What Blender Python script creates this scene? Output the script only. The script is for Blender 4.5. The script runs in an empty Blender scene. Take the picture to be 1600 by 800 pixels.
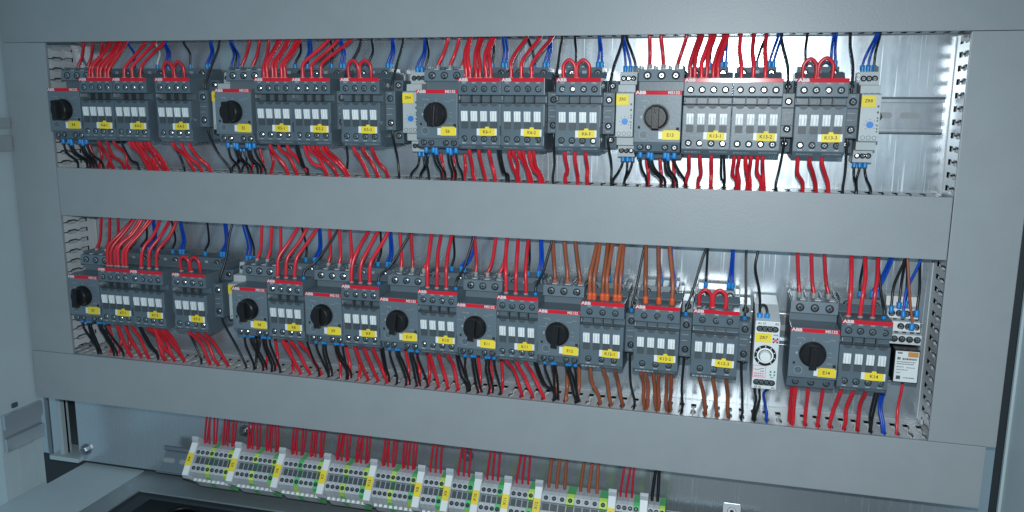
import bpy, bmesh, math, random
from mathutils import Vector, Matrix

SC = bpy.context.scene
COL = SC.collection
rng = random.Random(7)


def j(a=1.0):
    return rng.uniform(-a, a)


# ---------------------------------------------------------------- camera
cam_d = bpy.data.cameras.new("camera")
cam = bpy.data.objects.new("camera", cam_d)
COL.objects.link(cam)
cam_d.sensor_width = 36.0
cam_d.lens = 28.75
cam_d.clip_start = 0.01
cam_d.clip_end = 100.0
RX, RY, RZ = ((0.96692051, 0.00900807, -0.25491877),
              (-0.05480521, 0.98337303, -0.17312961),
              (0.24912068, 0.18137345, 0.95133725))
M3 = Matrix(((RX[0], RY[0], RZ[0]), (-RX[2], -RY[2], -RZ[2]), (RX[1], RY[1], RZ[1])))
cam.matrix_world = Matrix.Translation((0.7966, -0.8303, -0.1099)) @ M3.to_4x4()
SC.camera = cam

# ---------------------------------------------------------------- world and lamps
W = bpy.data.worlds.new("World")
SC.world = W
W.use_nodes = True
bg = W.node_tree.nodes["Background"]
bg.inputs[0].default_value = (0.50, 0.78, 0.95, 1)
bg.inputs[1].default_value = 0.39


def lamp(name, kind, loc, energy, color, **kw):
    l = bpy.data.lights.new(name, kind)
    l.energy = energy
    l.color = color
    for k, v in kw.items():
        setattr(l, k, v)
    o = bpy.data.objects.new(name, l)
    o.location = loc
    COL.objects.link(o)
    return o


flash = lamp("camera_flash", 'SPOT', (0.800, -0.835, -0.062), 24.5, (0.91, 0.98, 1.0), shadow_soft_size=0.006,
             spot_size=math.radians(116.0), spot_blend=1.0)
flash.rotation_euler = (Vector((0.60, 0.0, -0.44)) - Vector((0.800, -0.835, -0.062))).to_track_quat('-Z', 'Y').to_euler()
SC.view_settings.view_transform = 'Standard'
SC.view_settings.look = 'None'
SC.view_settings.exposure = 0.0
SC.view_settings.gamma = 1.0
SC.view_settings.use_curve_mapping = False


# ---------------------------------------------------------------- materials
def mat(name, col, rough=0.45, metal=0.0, var=0.08, scale=60.0, bump=0.0, spec=0.5, bscale=400.0, rvar=0.0, ovar=0.05):
    m = bpy.data.materials.new(name)
    m.use_nodes = True
    nt = m.node_tree
    N, L = nt.nodes, nt.links
    b = N["Principled BSDF"]
    b.inputs["Roughness"].default_value = rough
    b.inputs["Metallic"].default_value = metal
    b.inputs["Specular IOR Level"].default_value = spec
    tc = N.new("ShaderNodeTexCoord")
    oi = N.new("ShaderNodeObjectInfo")
    add = N.new("ShaderNodeVectorMath")
    add.operation = 'ADD'
    mul = N.new("ShaderNodeMath")
    mul.operation = 'MULTIPLY'
    mul.inputs[1].default_value = 13.0
    L.new(oi.outputs["Random"], mul.inputs[0])
    L.new(tc.outputs["Object"], add.inputs[0])
    L.new(mul.outputs[0], add.inputs[1])
    nz = N.new("ShaderNodeTexNoise")
    nz.inputs["Scale"].default_value = scale
    nz.inputs["Detail"].default_value = 5.0
    nz.inputs["Roughness"].default_value = 0.6
    L.new(add.outputs[0], nz.inputs["Vector"])
    rp = N.new("ShaderNodeValToRGB")
    rp.color_ramp.elements[0].position = 0.3
    rp.color_ramp.elements[1].position = 0.7
    rp.color_ramp.elements[0].color = tuple(c * (1 - var) for c in col) + (1,)
    rp.color_ramp.elements[1].color = tuple(min(1, c * (1 + var)) for c in col) + (1,)
    L.new(nz.outputs["Fac"], rp.inputs[0])
    hv = N.new("ShaderNodeHueSaturation")
    mv = N.new("ShaderNodeMapRange")
    mv.inputs["To Min"].default_value = 1.0 - ovar
    mv.inputs["To Max"].default_value = 1.0 + ovar
    L.new(oi.outputs["Random"], mv.inputs["Value"])
    L.new(mv.outputs[0], hv.inputs["Value"])
    L.new(rp.outputs[0], hv.inputs["Color"])
    L.new(hv.outputs[0], b.inputs["Base Color"])
    if rvar:
        mr = N.new("ShaderNodeMapRange")
        mr.inputs["To Min"].default_value = max(0.03, rough - rvar)
        mr.inputs["To Max"].default_value = rough + rvar
        L.new(nz.outputs["Fac"], mr.inputs["Value"])
        L.new(mr.outputs[0], b.inputs["Roughness"])
    if bump:
        n2 = N.new("ShaderNodeTexNoise")
        n2.inputs["Scale"].default_value = bscale
        n2.inputs["Detail"].default_value = 3.0
        L.new(add.outputs[0], n2.inputs["Vector"])
        bp = N.new("ShaderNodeBump")
        bp.inputs["Strength"].default_value = bump
        bp.inputs["Distance"].default_value = 0.0006
        L.new(n2.outputs["Fac"], bp.inputs["Height"])
        L.new(bp.outputs[0], b.inputs["Normal"])
    return m


def galv(name, base, rough, aniso_scale, metal):
    """zinc plated sheet: spangle from a voronoi, brushed streaks and fine scratches"""
    m = mat(name, base, rough, metal, 0.035, 14.0, 0.0)
    nt = m.node_tree
    N, L = nt.nodes, nt.links
    b = N["Principled BSDF"]
    tc = next(n for n in N if n.type == 'TEX_COORD')
    vo = N.new("ShaderNodeTexVoronoi")
    vo.inputs["Scale"].default_value = 160.0
    L.new(tc.outputs["Object"], vo.inputs["Vector"])
    mp = N.new("ShaderNodeMapping")
    mp.inputs["Scale"].default_value = aniso_scale
    mp.inputs["Rotation"].default_value = (0, 0.12, 0)
    L.new(tc.outputs["Object"], mp.inputs["Vector"])
    st = N.new("ShaderNodeTexNoise")
    st.inputs["Scale"].default_value = 30.0
    st.inputs["Detail"].default_value = 6.0
    L.new(mp.outputs[0], st.inputs["Vector"])
    mx = N.new("ShaderNodeMath")
    mx.operation = 'MULTIPLY_ADD'
    mx.inputs[1].default_value = 0.14
    L.new(vo.outputs["Color"], mx.inputs[0])
    L.new(st.outputs["Fac"], mx.inputs[2])
    mr = N.new("ShaderNodeMapRange")
    mr.inputs["From Min"].default_value = 0.3
    mr.inputs["From Max"].default_value = 0.85
    mr.inputs["To Min"].default_value = rough - 0.03
    mr.inputs["To Max"].default_value = rough + 0.035
    L.new(mx.outputs[0], mr.inputs["Value"])
    # hair scratches in two directions, only where a coarse noise lets them through
    prev = mr.outputs[0]
    for ang, sc in ((0.5, 9.0), (-0.9, 7.0), (1.35, 11.0)):
        m2 = N.new("ShaderNodeMapping")
        m2.inputs["Rotation"].default_value = (0, ang, 0)
        m2.inputs["Scale"].default_value = (60.0, 1.0, 1.0)
        L.new(tc.outputs["Object"], m2.inputs["Vector"])
        ns = N.new("ShaderNodeTexNoise")
        ns.inputs["Scale"].default_value = sc
        ns.inputs["Detail"].default_value = 1.0
        L.new(m2.outputs[0], ns.inputs["Vector"])
        rr = N.new("ShaderNodeMapRange")
        rr.inputs["From Min"].default_value = 0.70
        rr.inputs["From Max"].default_value = 0.76
        rr.inputs["To Max"].default_value = 0.16
        L.new(ns.outputs["Fac"], rr.inputs["Value"])
        ad = N.new("ShaderNodeMath")
        ad.operation = 'ADD'
        L.new(prev, ad.inputs[0])
        L.new(rr.outputs[0], ad.inputs[1])
        prev = ad.outputs[0]
    L.new(prev, b.inputs["Roughness"])
    bp = N.new("ShaderNodeBump")
    bp.inputs["Strength"].default_value = 0.03
    bp.inputs["Distance"].default_value = 0.0006
    L.new(mx.outputs[0], bp.inputs["Height"])
    L.new(bp.outputs[0], b.inputs["Normal"])
    return m


MT = {
    'duct': mat('duct_pvc', (0.282, 0.308, 0.325), 0.43, 0, 0.03, 30.0, 0.2, bscale=620.0, rvar=0.03),
    'fin': mat('duct_fin_pvc_lit', (0.53, 0.56, 0.58), 0.32, 0, 0.04, 30.0),  # duct grey made paler, flash light on the fins put into the colour
    'dark': mat('dark_grey_plastic', (0.096, 0.132, 0.160), 0.36, 0, 0.07, 40.0, 0.12, spec=0.35),
    'front': mat('grey_plastic', (0.124, 0.164, 0.196), 0.36, 0, 0.05, 40.0, 0.12, spec=0.35),
    'slate': mat('slate_plastic', (0.058, 0.074, 0.086), 0.45, 0, 0.08, 40.0, 0.1),
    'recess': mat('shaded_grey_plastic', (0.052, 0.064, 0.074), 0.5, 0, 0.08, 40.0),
    'black': mat('black_plastic', (0.012, 0.013, 0.015), 0.34, 0, 0.15, 60.0, 0.1, spec=0.28),
    'hole': mat('dark_recess', (0.012, 0.015, 0.018), 0.8, 0, 0.1, 60.0),
    'redstrip': mat('red_strip', (0.60, 0.018, 0.035), 0.15, 0, 0.04, 40.0, spec=0.18),
    'white': mat('white_plastic', (0.74, 0.77, 0.78), 0.40, 0, 0.03, 60.0),
    'print': mat('white_print', (0.62, 0.66, 0.68), 0.5, 0, 0.02, 60.0),
    'faint': mat('faint_print', (0.26, 0.29, 0.31), 0.5, 0, 0.25, 300.0),
    'ink': mat('black_ink', (0.02, 0.02, 0.022), 0.6, 0, 0.1, 60.0),
    'yellow': mat('yellow_label', (0.83, 0.64, 0.035), 0.5, 0, 0.05, 60.0),
    'orange': mat('orange_plastic', (0.55, 0.24, 0.05), 0.4, 0, 0.05, 60.0),
    'relay': mat('light_grey_plastic', (0.45, 0.49, 0.505), 0.42, 0, 0.04, 60.0, 0.08),
    'timer': mat('pale_grey_plastic', (0.66, 0.69, 0.70), 0.40, 0, 0.03, 60.0, 0.08),
    'knobblue': mat('blue_plastic', (0.02, 0.20, 0.62), 0.35, 0, 0.05, 60.0),
    'screw': mat('zinc_screw', (0.46, 0.49, 0.51), 0.24, 1.0, 0.15, 500.0, rvar=0.12),
    'ferrule': mat('blue_ferrule', (0.012, 0.24, 0.62), 0.38, 0, 0.08, 300.0),
    'greyferrule': mat('grey_ferrule', (0.30, 0.31, 0.31), 0.45, 0, 0.08, 300.0),
    'redferrule': mat('red_ferrule', (0.62, 0.10, 0.03), 0.40, 0, 0.08, 300.0),
    'r': mat('red_insulation', (0.62, 0.020, 0.034), 0.30, 0, 0.10, 90.0, ovar=0.16),
    'c': mat('shaded_red_insulation', (0.56, 0.012, 0.036), 0.34, 0, 0.10, 90.0, ovar=0.2),  # red insulation darkened, shade below the bottom duct put into the colour
    'k': mat('black_insulation', (0.014, 0.016, 0.018), 0.36, 0, 0.15, 90.0, ovar=0.16),
    'b': mat('blue_insulation', (0.005, 0.065, 0.48), 0.36, 0, 0.10, 90.0, ovar=0.16),
    'o': mat('brown_insulation', (0.30, 0.085, 0.040), 0.36, 0, 0.10, 90.0, ovar=0.16),
    'w': mat('white_insulation', (0.62, 0.64, 0.64), 0.4, 0, 0.05, 90.0),
    'term': mat('terminal_grey', (0.44, 0.47, 0.50), 0.45, 0, 0.06, 60.0),
    'pegreen': mat('terminal_green', (0.10, 0.48, 0.17), 0.45, 0, 0.08, 60.0),
    'peyellow': mat('terminal_yellow_green', (0.50, 0.68, 0.12), 0.45, 0, 0.08, 60.0),
    'plate': galv('galvanised_plate', (0.50, 0.555, 0.60), 0.25, (5.0, 1.0, 0.7), 0.78),
    'rail': galv('galvanised_rail', (0.27, 0.30, 0.33), 0.32, (6.0, 1.0, 1.0), 0.85),
    'wall': mat('cabinet_paint', (0.42, 0.50, 0.53), 0.45, 0, 0.05, 8.0, 0.12, bscale=700.0),
    'floor': mat('floor_sheet', (0.28, 0.33, 0.35), 0.40, 0.35, 0.10, 12.0, 0.1),
    'void': mat('void_shade', (0.02, 0.027, 0.032), 0.6, 0, 0.1, 12.0),  # near-black: shade behind gaps and openings put into the colour
    'pink': mat('pink_print', (0.70, 0.10, 0.22), 0.5, 0, 0.05, 60.0),
    'greenp': mat('green_print', (0.03, 0.22, 0.12), 0.5, 0, 0.05, 60.0),
}


# ---------------------------------------------------------------- mesh builder
# local coordinates in mm: x to the right, v up, d out of the mounting plate
# (d = 0 is the front of the wiring ducts, the plate lies at d = -60)
class MB:
    def __init__(self, off=60.0):
        self.V, self.F, self.I = [], [], []
        self.off = off
        self.cur = 0

    def p(self, x, v, d):
        self.V.append((x * .001, -(d + self.off) * .001, v * .001))
        return len(self.V) - 1

    def f(self, idx):
        self.F.append(tuple(idx))
        self.I.append(self.cur)

    def box(self, x0, x1, v0, v1, d0, d1):
        i = [self.p(x, v, d) for x in (x0, x1) for v in (v0, v1) for d in (d0, d1)]
        for q in ((0, 1, 3, 2), (4, 6, 7, 5), (0, 4, 5, 1), (2, 3, 7, 6), (0, 2, 6, 4), (1, 5, 7, 3)):
            self.f([i[k] for k in q])
        return self

    def prism(self, prof, x0, x1):
        """profile of (v, d) extruded along x"""
        a = [self.p(x0, v, d) for v, d in prof]
        b = [self.p(x1, v, d) for v, d in prof]
        n = len(prof)
        self.f(a)
        self.f(b[::-1])
        for k in range(n):
            self.f([a[k], b[k], b[(k + 1) % n], a[(k + 1) % n]])
        return self

    def plate(self, outline, d0, d1):
        """outline of (x, v) extruded along d"""
        a = [self.p(x, v, d0) for x, v in outline]
        b = [self.p(x, v, d1) for x, v in outline]
        n = len(outline)
        self.f(a)
        self.f(b[::-1])
        for k in range(n):
            self.f([a[k], b[k], b[(k + 1) % n], a[(k + 1) % n]])
        return self

    def disc(self, cx, cv, d0, d1, r0, r1=None, n=20):
        r1 = r0 if r1 is None else r1
        a = [self.p(cx + r0 * math.cos(t * math.tau / n), cv + r0 * math.sin(t * math.tau / n), d0) for t in range(n)]
        b = [self.p(cx + r1 * math.cos(t * math.tau / n), cv + r1 * math.sin(t * math.tau / n), d1) for t in range(n)]
        self.f(a)
        self.f(b[::-1])
        for k in range(n):
            self.f([a[k], b[k], b[(k + 1) % n], a[(k + 1) % n]])
        return self

    def ring(self, cx, cv, d, ro, ri, t=0.3, n=28):
        for k in range(n):
            a0, a1 = k * math.tau / n, (k + 1) * math.tau / n
            q = [(cx + r * math.cos(a), cv + r * math.sin(a)) for r, a in ((ro, a0), (ro, a1), (ri, a1), (ri, a0))]
            self.plate(q, d, d + t)
        return self

    def tube(self, pts, r, n=8, r2=None):
        P = [Vector(q) for q in pts]
        m = len(P)
        up = Vector((0.31, 0.2, 0.93)).normalized()
        rings = []
        for k in range(m):
            t = (P[min(k + 1, m - 1)] - P[max(k - 1, 0)])
            t = t.normalized() if t.length > 1e-9 else Vector((0, 1, 0))
            s = t.cross(up)
            if s.length < 0.05:
                s = t.cross(Vector((1, 0, 0)))
            s.normalize()
            up = s.cross(t).normalized()
            rr = r if r2 is None else r + (r2 - r) * k / (m - 1)
            ring = []
            for j in range(n):
                a = j * math.tau / n
                q = P[k] + s * (rr * math.cos(a)) + up * (rr * math.sin(a))
                ring.append(self.p(q.x, q.y, q.z))
            rings.append(ring)
        for k in range(m - 1):
            for j in range(n):
                self.f([rings[k][j], rings[k][(j + 1) % n], rings[k + 1][(j + 1) % n], rings[k + 1][j]])
        self.f(rings[0][::-1])
        self.f(rings[-1])
        return self

    def mesh(self, name, mats, bevel=0.0, smooth=False, extra=()):
        me = bpy.data.meshes.new(name)
        bm = bmesh.new()
        vs = [bm.verts.new(v) for v in self.V]
        for idx, mi in zip(self.F, self.I):
            try:
                fc = bm.faces.new([vs[k] for k in idx])
                fc.material_index = mi
            except ValueError:
                pass
        bmesh.ops.recalc_face_normals(bm, faces=bm.faces)
        if bevel:
            es = [e for e in bm.edges if e.is_manifold and e.calc_face_angle(0) > 0.5]
            bmesh.ops.bevel(bm, geom=es, offset=bevel * .001, segments=2, profile=0.7, affect='EDGES', clamp_overlap=True)
        mats = list(mats) if isinstance(mats, (list, tuple)) else [mats]
        for eb, em in extra:
            mats.append(em)
            ev = [bm.verts.new(v) for v in eb.V]
            fs = []
            for idx in eb.F:
                try:
                    fc = bm.faces.new([ev[k] for k in idx])
                    fc.material_index = len(mats) - 1
                    fs.append(fc)
                except ValueError:
                    pass
            bmesh.ops.recalc_face_normals(bm, faces=fs)
        bm.to_mesh(me)
        bm.free()
        for m in (mats if isinstance(mats, (list, tuple)) else [mats]):
            me.materials.append(MT[m])
        if smooth:
            for pl in me.polygons:
                pl.use_smooth = True
        return me


CACHE = {}


def cached(key, fn):
    if key not in CACHE:
        CACHE[key] = fn()
    return CACHE[key]


def thing(name, label, cat, x, v, d=-60.0, group=None, data=None):
    o = bpy.data.objects.new(name, data)
    o.location = (x * .001, -d * .001, v * .001)
    if data is None:
        o.empty_display_size = 0.01
    o['label'] = label
    o['category'] = cat
    if group:
        o['group'] = group
    COL.objects.link(o)
    return o


def part(name, me, parent, x=0.0, v=0.0, d=0.0):
    """child at an offset in mm in the thing's own frame"""
    o = bpy.data.objects.new(name, me)
    o.parent = parent
    o.location = (x * .001, -d * .001, v * .001)
    COL.objects.link(o)
    return o


def text_mesh(s, size, m, bold=0.0, wide=1.0, rot=0.0):
    def mk():
        cu = bpy.data.curves.new("lettering", 'FONT')
        cu.body = s
        cu.size = size * .001
        cu.align_x = 'CENTER'
        cu.align_y = 'CENTER'
        cu.offset = bold * .001
        cu.resolution_u = 2
        ob = bpy.data.objects.new("lettering", cu)
        COL.objects.link(ob)
        bpy.context.view_layer.update()
        dg = bpy.context.evaluated_depsgraph_get()
        me = bpy.data.meshes.new_from_object(ob.evaluated_get(dg))
        bpy.data.objects.remove(ob)
        me.name = "lettering"
        c, sn = math.cos(rot), math.sin(rot)
        for vt in me.vertices:
            x, y = vt.co.x * wide, vt.co.y
            vt.co = (x * c - y * sn, 0.0, x * sn + y * c)
        me.materials.clear()
        me.materials.append(MT[m])
        return me
    return cached(('txt', s, size, m, bold, wide, rot), mk)


def letter(s, size, m, parent, x, v, d, bold=0.0, wide=1.0, rot=0.0):
    return part("lettering", text_mesh(s, size, m, bold, wide, rot), parent, x, v, d + 60.0 + 0.12)


def screw_mesh(r):
    def mk():
        b = MB(0)
        n = 16
        # flat disc with the recess shade put into its colour, domed head and a cross slot
        b.cur = 1
        b.disc(0, 0, -1.2, 0.06, r + 0.95, r + 0.95, 16)
        b.cur = 0
        b.disc(0, 0, -1.0, 0.0, r, r, n)
        b.disc(0, 0, 0.0, 0.55, r, r * 0.66, n)
        b.cur = 1
        for a in (0.5, 0.5 + math.pi / 2):
            c, s = math.cos(a), math.sin(a)
            w, l = r * 0.15, r * 0.60
            b.plate([(l * c - w * s, l * s + w * c), (-l * c - w * s, -l * s + w * c),
                     (-l * c + w * s, -l * s - w * c), (l * c + w * s, l * s - w * c)], 0.5, 0.62)
        return b.mesh("screw", ['screw', 'hole'])
    return cached(('screw', r), mk)


def screw(parent, x, v, d, r=2.45, rot=None):
    o = part("screw", screw_mesh(r), parent, x, v, d + 60.0)
    o.rotation_euler.y = rng.uniform(0, 3.14) if rot is None else rot
    o.rotation_euler.x = rng.uniform(-0.07, 0.07)
    o.rotation_euler.z = rng.uniform(-0.07, 0.07)
    return o


# ---------------------------------------------------------------- cabinet
ROW1, ROW2 = -116.5, -340.5


def big(name, label, cat, build, m, bevel=0.0, group=None, kind=None):
    b = MB(0)
    build(b)
    o = bpy.data.objects.new(name, b.mesh(name, m, bevel))
    COL.objects.link(o)
    if kind:
        o['kind'] = kind
    o['label'] = label
    o['category'] = cat
    if group:
        o['group'] = group
    return o


cab = thing('cabinet', 'pale grey painted steel cabinet shell around the mounting plate', 'cabinet', 0, 0, 0)
cab['kind'] = 'structure'
part('side_wall', MB(0).box(-68, -66, -640, 90, -4, 55).box(-90, -66, -640, 90, 55, 58).mesh('side_wall', 'wall', 0.4), cab)
part('side_wall', MB(0).box(1068, 1070, -640, 90, 4, 420).box(1065.5, 1068, -640, 90, 2, 6).mesh('side_wall', 'wall', 0.3), cab)
part('back_wall', MB(0).box(-260, 1300, -760, 160, -116, -112).mesh('back_wall', 'void'), cab)
part('floor_panel', MB(0).box(-58, 37.4, -614, -612, -66, 2).box(-66, 37.4, -614, -612, 2, 160).mesh('floor_panel', 'wall', 0.3), cab)
part('floor_panel', MB(0).box(39.6, 72, -614, -612, -66, 300).box(72, 1120, -614, -612, -66, -14)
     .mesh('floor_panel', 'floor', 0.3), cab)
part('gland_plate', MB(0).box(66, 1120, -640, -638, -40, 320).mesh('gland_plate', 'void'), cab)
gl = MB(0)
gp = [(148 + 22 * math.cos(t * math.tau / 32), -628, 6 + 22 * math.sin(t * math.tau / 32)) for t in range(33)]
gl.tube(gp, 2.4, 8)
gl.prism([(-638, -14), (-638, 26), (-630, 26), (-630, -14)], 130, 166)
part('cable_gland', gl.mesh('cable_gland', 'black', 0, True), cab)
br = MB(0)
br.prism([(-546, -4), (-546, 55), (-498, 55), (-498, -4)], -66, -64)
br.box(-64, -60, -517, -498, -4, 55).box(-64, -60, -546, -529, -4, 55)
part('side_rail', br.mesh('side_rail', 'plate', 0.5), cab)
part('side_rail', MB(0).box(-66, -60, -143, -131, 2, 55).box(-66, -60, -171, -152, 2, 55).mesh('side_rail', 'duct', 0.5), cab)
part('corner_post', MB(0).box(-190, -84, -604, 90, -66, -63).mesh('corner_post', 'plate'), cab)
st = MB(0)
st.tube([(-96, v, -46) for v in (-505, -540, -595)], 3.0, 10)
st.box(-103, -87, -507, -499, -52, -38)
for k in range(30):
    st.tube([(-96, -512 - k * 2.6, -46), (-96, -513 - k * 2.6, -46)], 3.35, 10)
part('threaded_stud', st.mesh('threaded_stud', 'rail'), cab)
part('stud_angle', MB(0).box(-91, -84, -600, -505, -70, -56).box(-104, -56, -606, -600, -90, -50).mesh('stud_angle', 'wall', 0.4), cab)
part('wall_screw', MB(0).box(-66, -63.5, -494, -488, 30, 38).mesh('wall_screw', 'slate', 0.8), cab)
part('wall_patch', MB(0).box(-66, -64.6, -606, -550, 10, 36).mesh('wall_patch', 'wall', 0.4), cab)

pl = big('mounting_plate', 'shiny zinc plated mounting plate behind all the rails', 'mounting plate',
         lambda b: b.box(-62, 1078, -606, 62, -63, -60), 'plate', kind='structure')


def bolt_on_plate(name, label, x, v):
    t = thing(name, label, 'bolt', x, v, -60)
    part('washer', MB(0).disc(0, 0, 0, 1.5, 8, 8, 24).mesh('washer', 'rail', 0.2), t)
    part('head', MB(0).disc(0, 0, 1.5, 7, 5.5, 5.2, 6).disc(0, 0, 7, 10, 3, 2.6, 12).mesh('head', 'rail', 0.3), t)
    return t


bolt_on_plate('hex_bolt', 'zinc hex bolt with washer at the lower left of the plate', -50, -589)
bolt_on_plate('hex_bolt', 'small hex bolt on the plate above the first row of terminals', 205, -532)
bolt_on_plate('hex_bolt', 'small hex bolt on the plate between terminal markers X9 and X10', 510, -528)

# ---------------------------------------------------------------- wiring ducts
SLOT = [(-44, 2.7), (-32, 2.7), (-30.5, 1.0), (-27.5, 1.0), (-24.5, 2.8), (-13, 2.8), (-10, 0.7), (-1.6, 0.7)]


def fin_wall(b, length, pitch=12.5):
    """2-D strip of slotted fins (s along the duct, d outwards) as a list of outlines"""
    out = []
    n = int(length // pitch)
    s0 = (length - n * pitch) / 2
    out.append([(0, -58), (length, -58), (length, -44), (0, -44)])
    for k in range(n):
        a, c = s0 + k * pitch, s0 + (k + 1) * pitch
        L = [(a + w, d) for d, w in SLOT]
        Rr = [(c - w, d) for d, w in SLOT]
        out.append([(a, -44.0)] + L + Rr[::-1] + [(c, -44.0)])
    return out


def duct(label, x0, x1, v0, v1, horizontal, walls):
    t = thing('wiring_duct', label, 'wiring duct', x0, v0, -60, 'slotted grey wiring ducts')
    lx, lv = x1 - x0, v1 - v0
    c = MB()
    if horizontal:
        c.prism([(0, -4), (0, 0), (lv, 0), (lv, -4), (lv - 1.6, -4), (lv - 1.6, -1.5), (1.6, -1.5), (1.6, -4)], 0, lx)
    else:
        a = [(0, -4), (0, 0), (lx, 0), (lx, -4), (lx - 1.6, -4), (lx - 1.6, -1.5), (1.6, -1.5), (1.6, -4)]
        p0 = [c.p(x, 0, d) for x, d in a]
        p1 = [c.p(x, lv, d) for x, d in a]
        c.f(p0)
        c.f(p1[::-1])
        for k in range(8):
            c.f([p0[k], p1[k], p1[(k + 1) % 8], p0[(k + 1) % 8]])
    part('cover', c.mesh('cover', 'duct', 0.9), t)
    part('base', MB().box(1.2, lx - 1.2, 1.2, lv - 1.2, -59.6, -57.5).mesh('base', 'fin'), t)
    for side in walls:
        w = MB()
        ln = lx if horizontal else lv
        for o in fin_wall(w, ln):
            lo = 2.0 if side == 0 else (lv if horizontal else lx) - 3.4
            if horizontal:
                i0 = [w.p(s, lo, d) for s, d in o]
                i1 = [w.p(s, lo + 2.0, d) for s, d in o]
            else:
                i0 = [w.p(lo, s, d) for s, d in o]
                i1 = [w.p(lo + 2.0, s, d) for s, d in o]
            n = len(o)
            w.f(i0)
            w.f(i1[::-1])
            for k in range(n):
                w.f([i0[k], i1[k], i1[(k + 1) % n], i0[(k + 1) % n]])
        part('slotted_wall', w.mesh('slotted_wall', 'fin'), t)
    return t


duct('grey wiring duct across the top above the upper row of devices', -62, 1064, -41, 20, True, (0, 1))
duct('grey wiring duct between the upper and the lower row of devices', 0.8, 999.2, -249, -190, True, (0, 1))
duct('long grey wiring duct below the lower row and above the terminals', -63.5, 1051, -492, -428.4, True, (0, 1))
duct('vertical grey wiring duct along the left side of the panel', -63, 0, -428, -41.4, False, (0, 1))
duct('vertical grey wiring duct along the right side of the panel', 1000, 1059.4, -428, -41.4, False, (0, 1))


# ---------------------------------------------------------------- DIN rails
def rail_mesh(length, slots=True):
    b = MB(0)
    b.prism([(17.5, 6.5), (17.5, 7.5), (12.6, 7.5), (12.6, 1.0), (-12.6, 1.0), (-12.6, 7.5), (-17.5, 7.5), (-17.5, 6.5),
             (-13.6, 6.5), (-13.6, 0.0), (13.6, 0.0), (13.6, 6.5)], 0, length)
    for v in (-16.8, 16.8):
        b.tube([(0, v, 7.0), (length, v, 7.0)], 1.15, 10)
    b.cur = 1
    if slots:
        k = 8.0
        while k < length - 20:
            o = []
            for j in range(9):
                a = math.pi / 2 + j * math.pi / 8
                o.append((k - 5 + 3 * math.cos(a), 3 * math.sin(a)))
            for j in range(9):
                a = -math.pi / 2 + j * math.pi / 8
                o.append((k + 7 + 3 * math.cos(a), 3 * math.sin(a)))
            b.plate(o, 0.9, 1.15)
            k += 25.0
    return b.mesh('rail', ['rail', 'duct'], 0)


for nm, v, x0, x1 in (('din rail carrying the upper row of devices', ROW1, 8, 996),
                      ('din rail carrying the lower row of devices', ROW2, 8, 996)):
    t = thing('mounting_rail', nm, 'din rail', x0, v, -60, 'zinc top hat rails')
    part('rail', rail_mesh(x1 - x0), t)
    screw(t, 937 - x0, -1.0, -58.6, 4.2)

# ---------------------------------------------------------------- contactor
XS = (-16.0, -5.4, 5.3, 16.0)
XT = (-15.4, -5.1, 5.2, 15.5)


def contactor_body(four):
    b = MB()
    b.prism([(-40, -52), (-40, -16), (-34, -10), (34, -10), (40, -18), (40, -52)], -22.5, 22.5)
    # lower front block, indicator field, recess and raised terminal block as one moulding
    b.prism([(-38.5, -16), (-38.5, 15), (-33.5, 20), (8.0, 20), (9.2, 11), (15.6, 11), (16.6, 20.4), (33.2, 20.4),
             (33.2, -16)], -22.62, 22.62)
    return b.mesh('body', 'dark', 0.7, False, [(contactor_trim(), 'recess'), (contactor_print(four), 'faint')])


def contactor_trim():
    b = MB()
    # ribs in the recess and tongues below it, pocket shade put into their dark colour
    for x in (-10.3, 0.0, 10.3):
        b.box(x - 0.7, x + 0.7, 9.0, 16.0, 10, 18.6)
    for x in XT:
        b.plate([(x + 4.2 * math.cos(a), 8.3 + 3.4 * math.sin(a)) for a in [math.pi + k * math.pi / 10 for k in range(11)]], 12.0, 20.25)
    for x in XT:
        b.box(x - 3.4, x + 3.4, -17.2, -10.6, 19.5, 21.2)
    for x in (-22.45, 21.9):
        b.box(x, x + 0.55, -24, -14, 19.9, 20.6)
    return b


def contactor_print(four):
    b = MB()
    r = random.Random(3)
    for x in (XS if four else (-13, 0.5, 13.5)):
        for v in (28.6, -32.0):
            b.box(x - 2.2, x + 1.8, v - 0.7, v + 0.7, 20.0, 20.55 if v > 0 else 20.14)
    # small type line along the sloping foot
    x = 4.0
    while x < 20:
        w = r.uniform(0.7, 1.4)
        b.prism([(-36.3, 17.35), (-35.1, 18.55), (-34.9, 18.75), (-36.3, 17.5)], x, x + w)
        x += w + 0.4
    b.box(-21.4, -20.6, 11.6, 15.6, 11, 20.9)
    return b


def recess_rings(pts, dd, r):
    b = MB()
    for x, v, d in pts:
        b.disc(x, v, d - 1.0, d + dd, r, r, 18)
    return b.mesh('screw_recess', 'hole')


def coil_block():
    b = MB()
    b.prism([(33.0, -50), (33.0, -17), (45.5, -19), (45.5, -50)], -20.5, 17.5)
    b.box(17.5, 21.8, 33, 41, -50, -24)
    return b.mesh('coil_block', 'dark', 0.6)


def tab_mesh():
    b = MB(0)
    b.prism([(-9.9, 0), (-9.9, 1.6), (-3, 2.6), (0.4, 2.6), (0.4, 0)], -3.4, 3.4)
    b.box(-1.0, 1.0, -9.4, -0.2, 1.2, 3.1)
    g = MB(0)
    for x in (-1.45, 1.45):
        g.prism([(-9.6, 1.0), (-9.6, 1.75), (-3, 2.68), (0.1, 2.68), (0.1, 1.0)], x - 0.28, x + 0.28)
    return b.mesh('indicator_tab', 'white', 0.3, False, [(g, 'relay')])


def marker_mesh(w, h, yw, nub):
    b = MB(0)
    b.box(-w / 2, w / 2, -h / 2, h / 2, 0, 1.2)
    return b.mesh('marker', 'white', 0.3)


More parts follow.
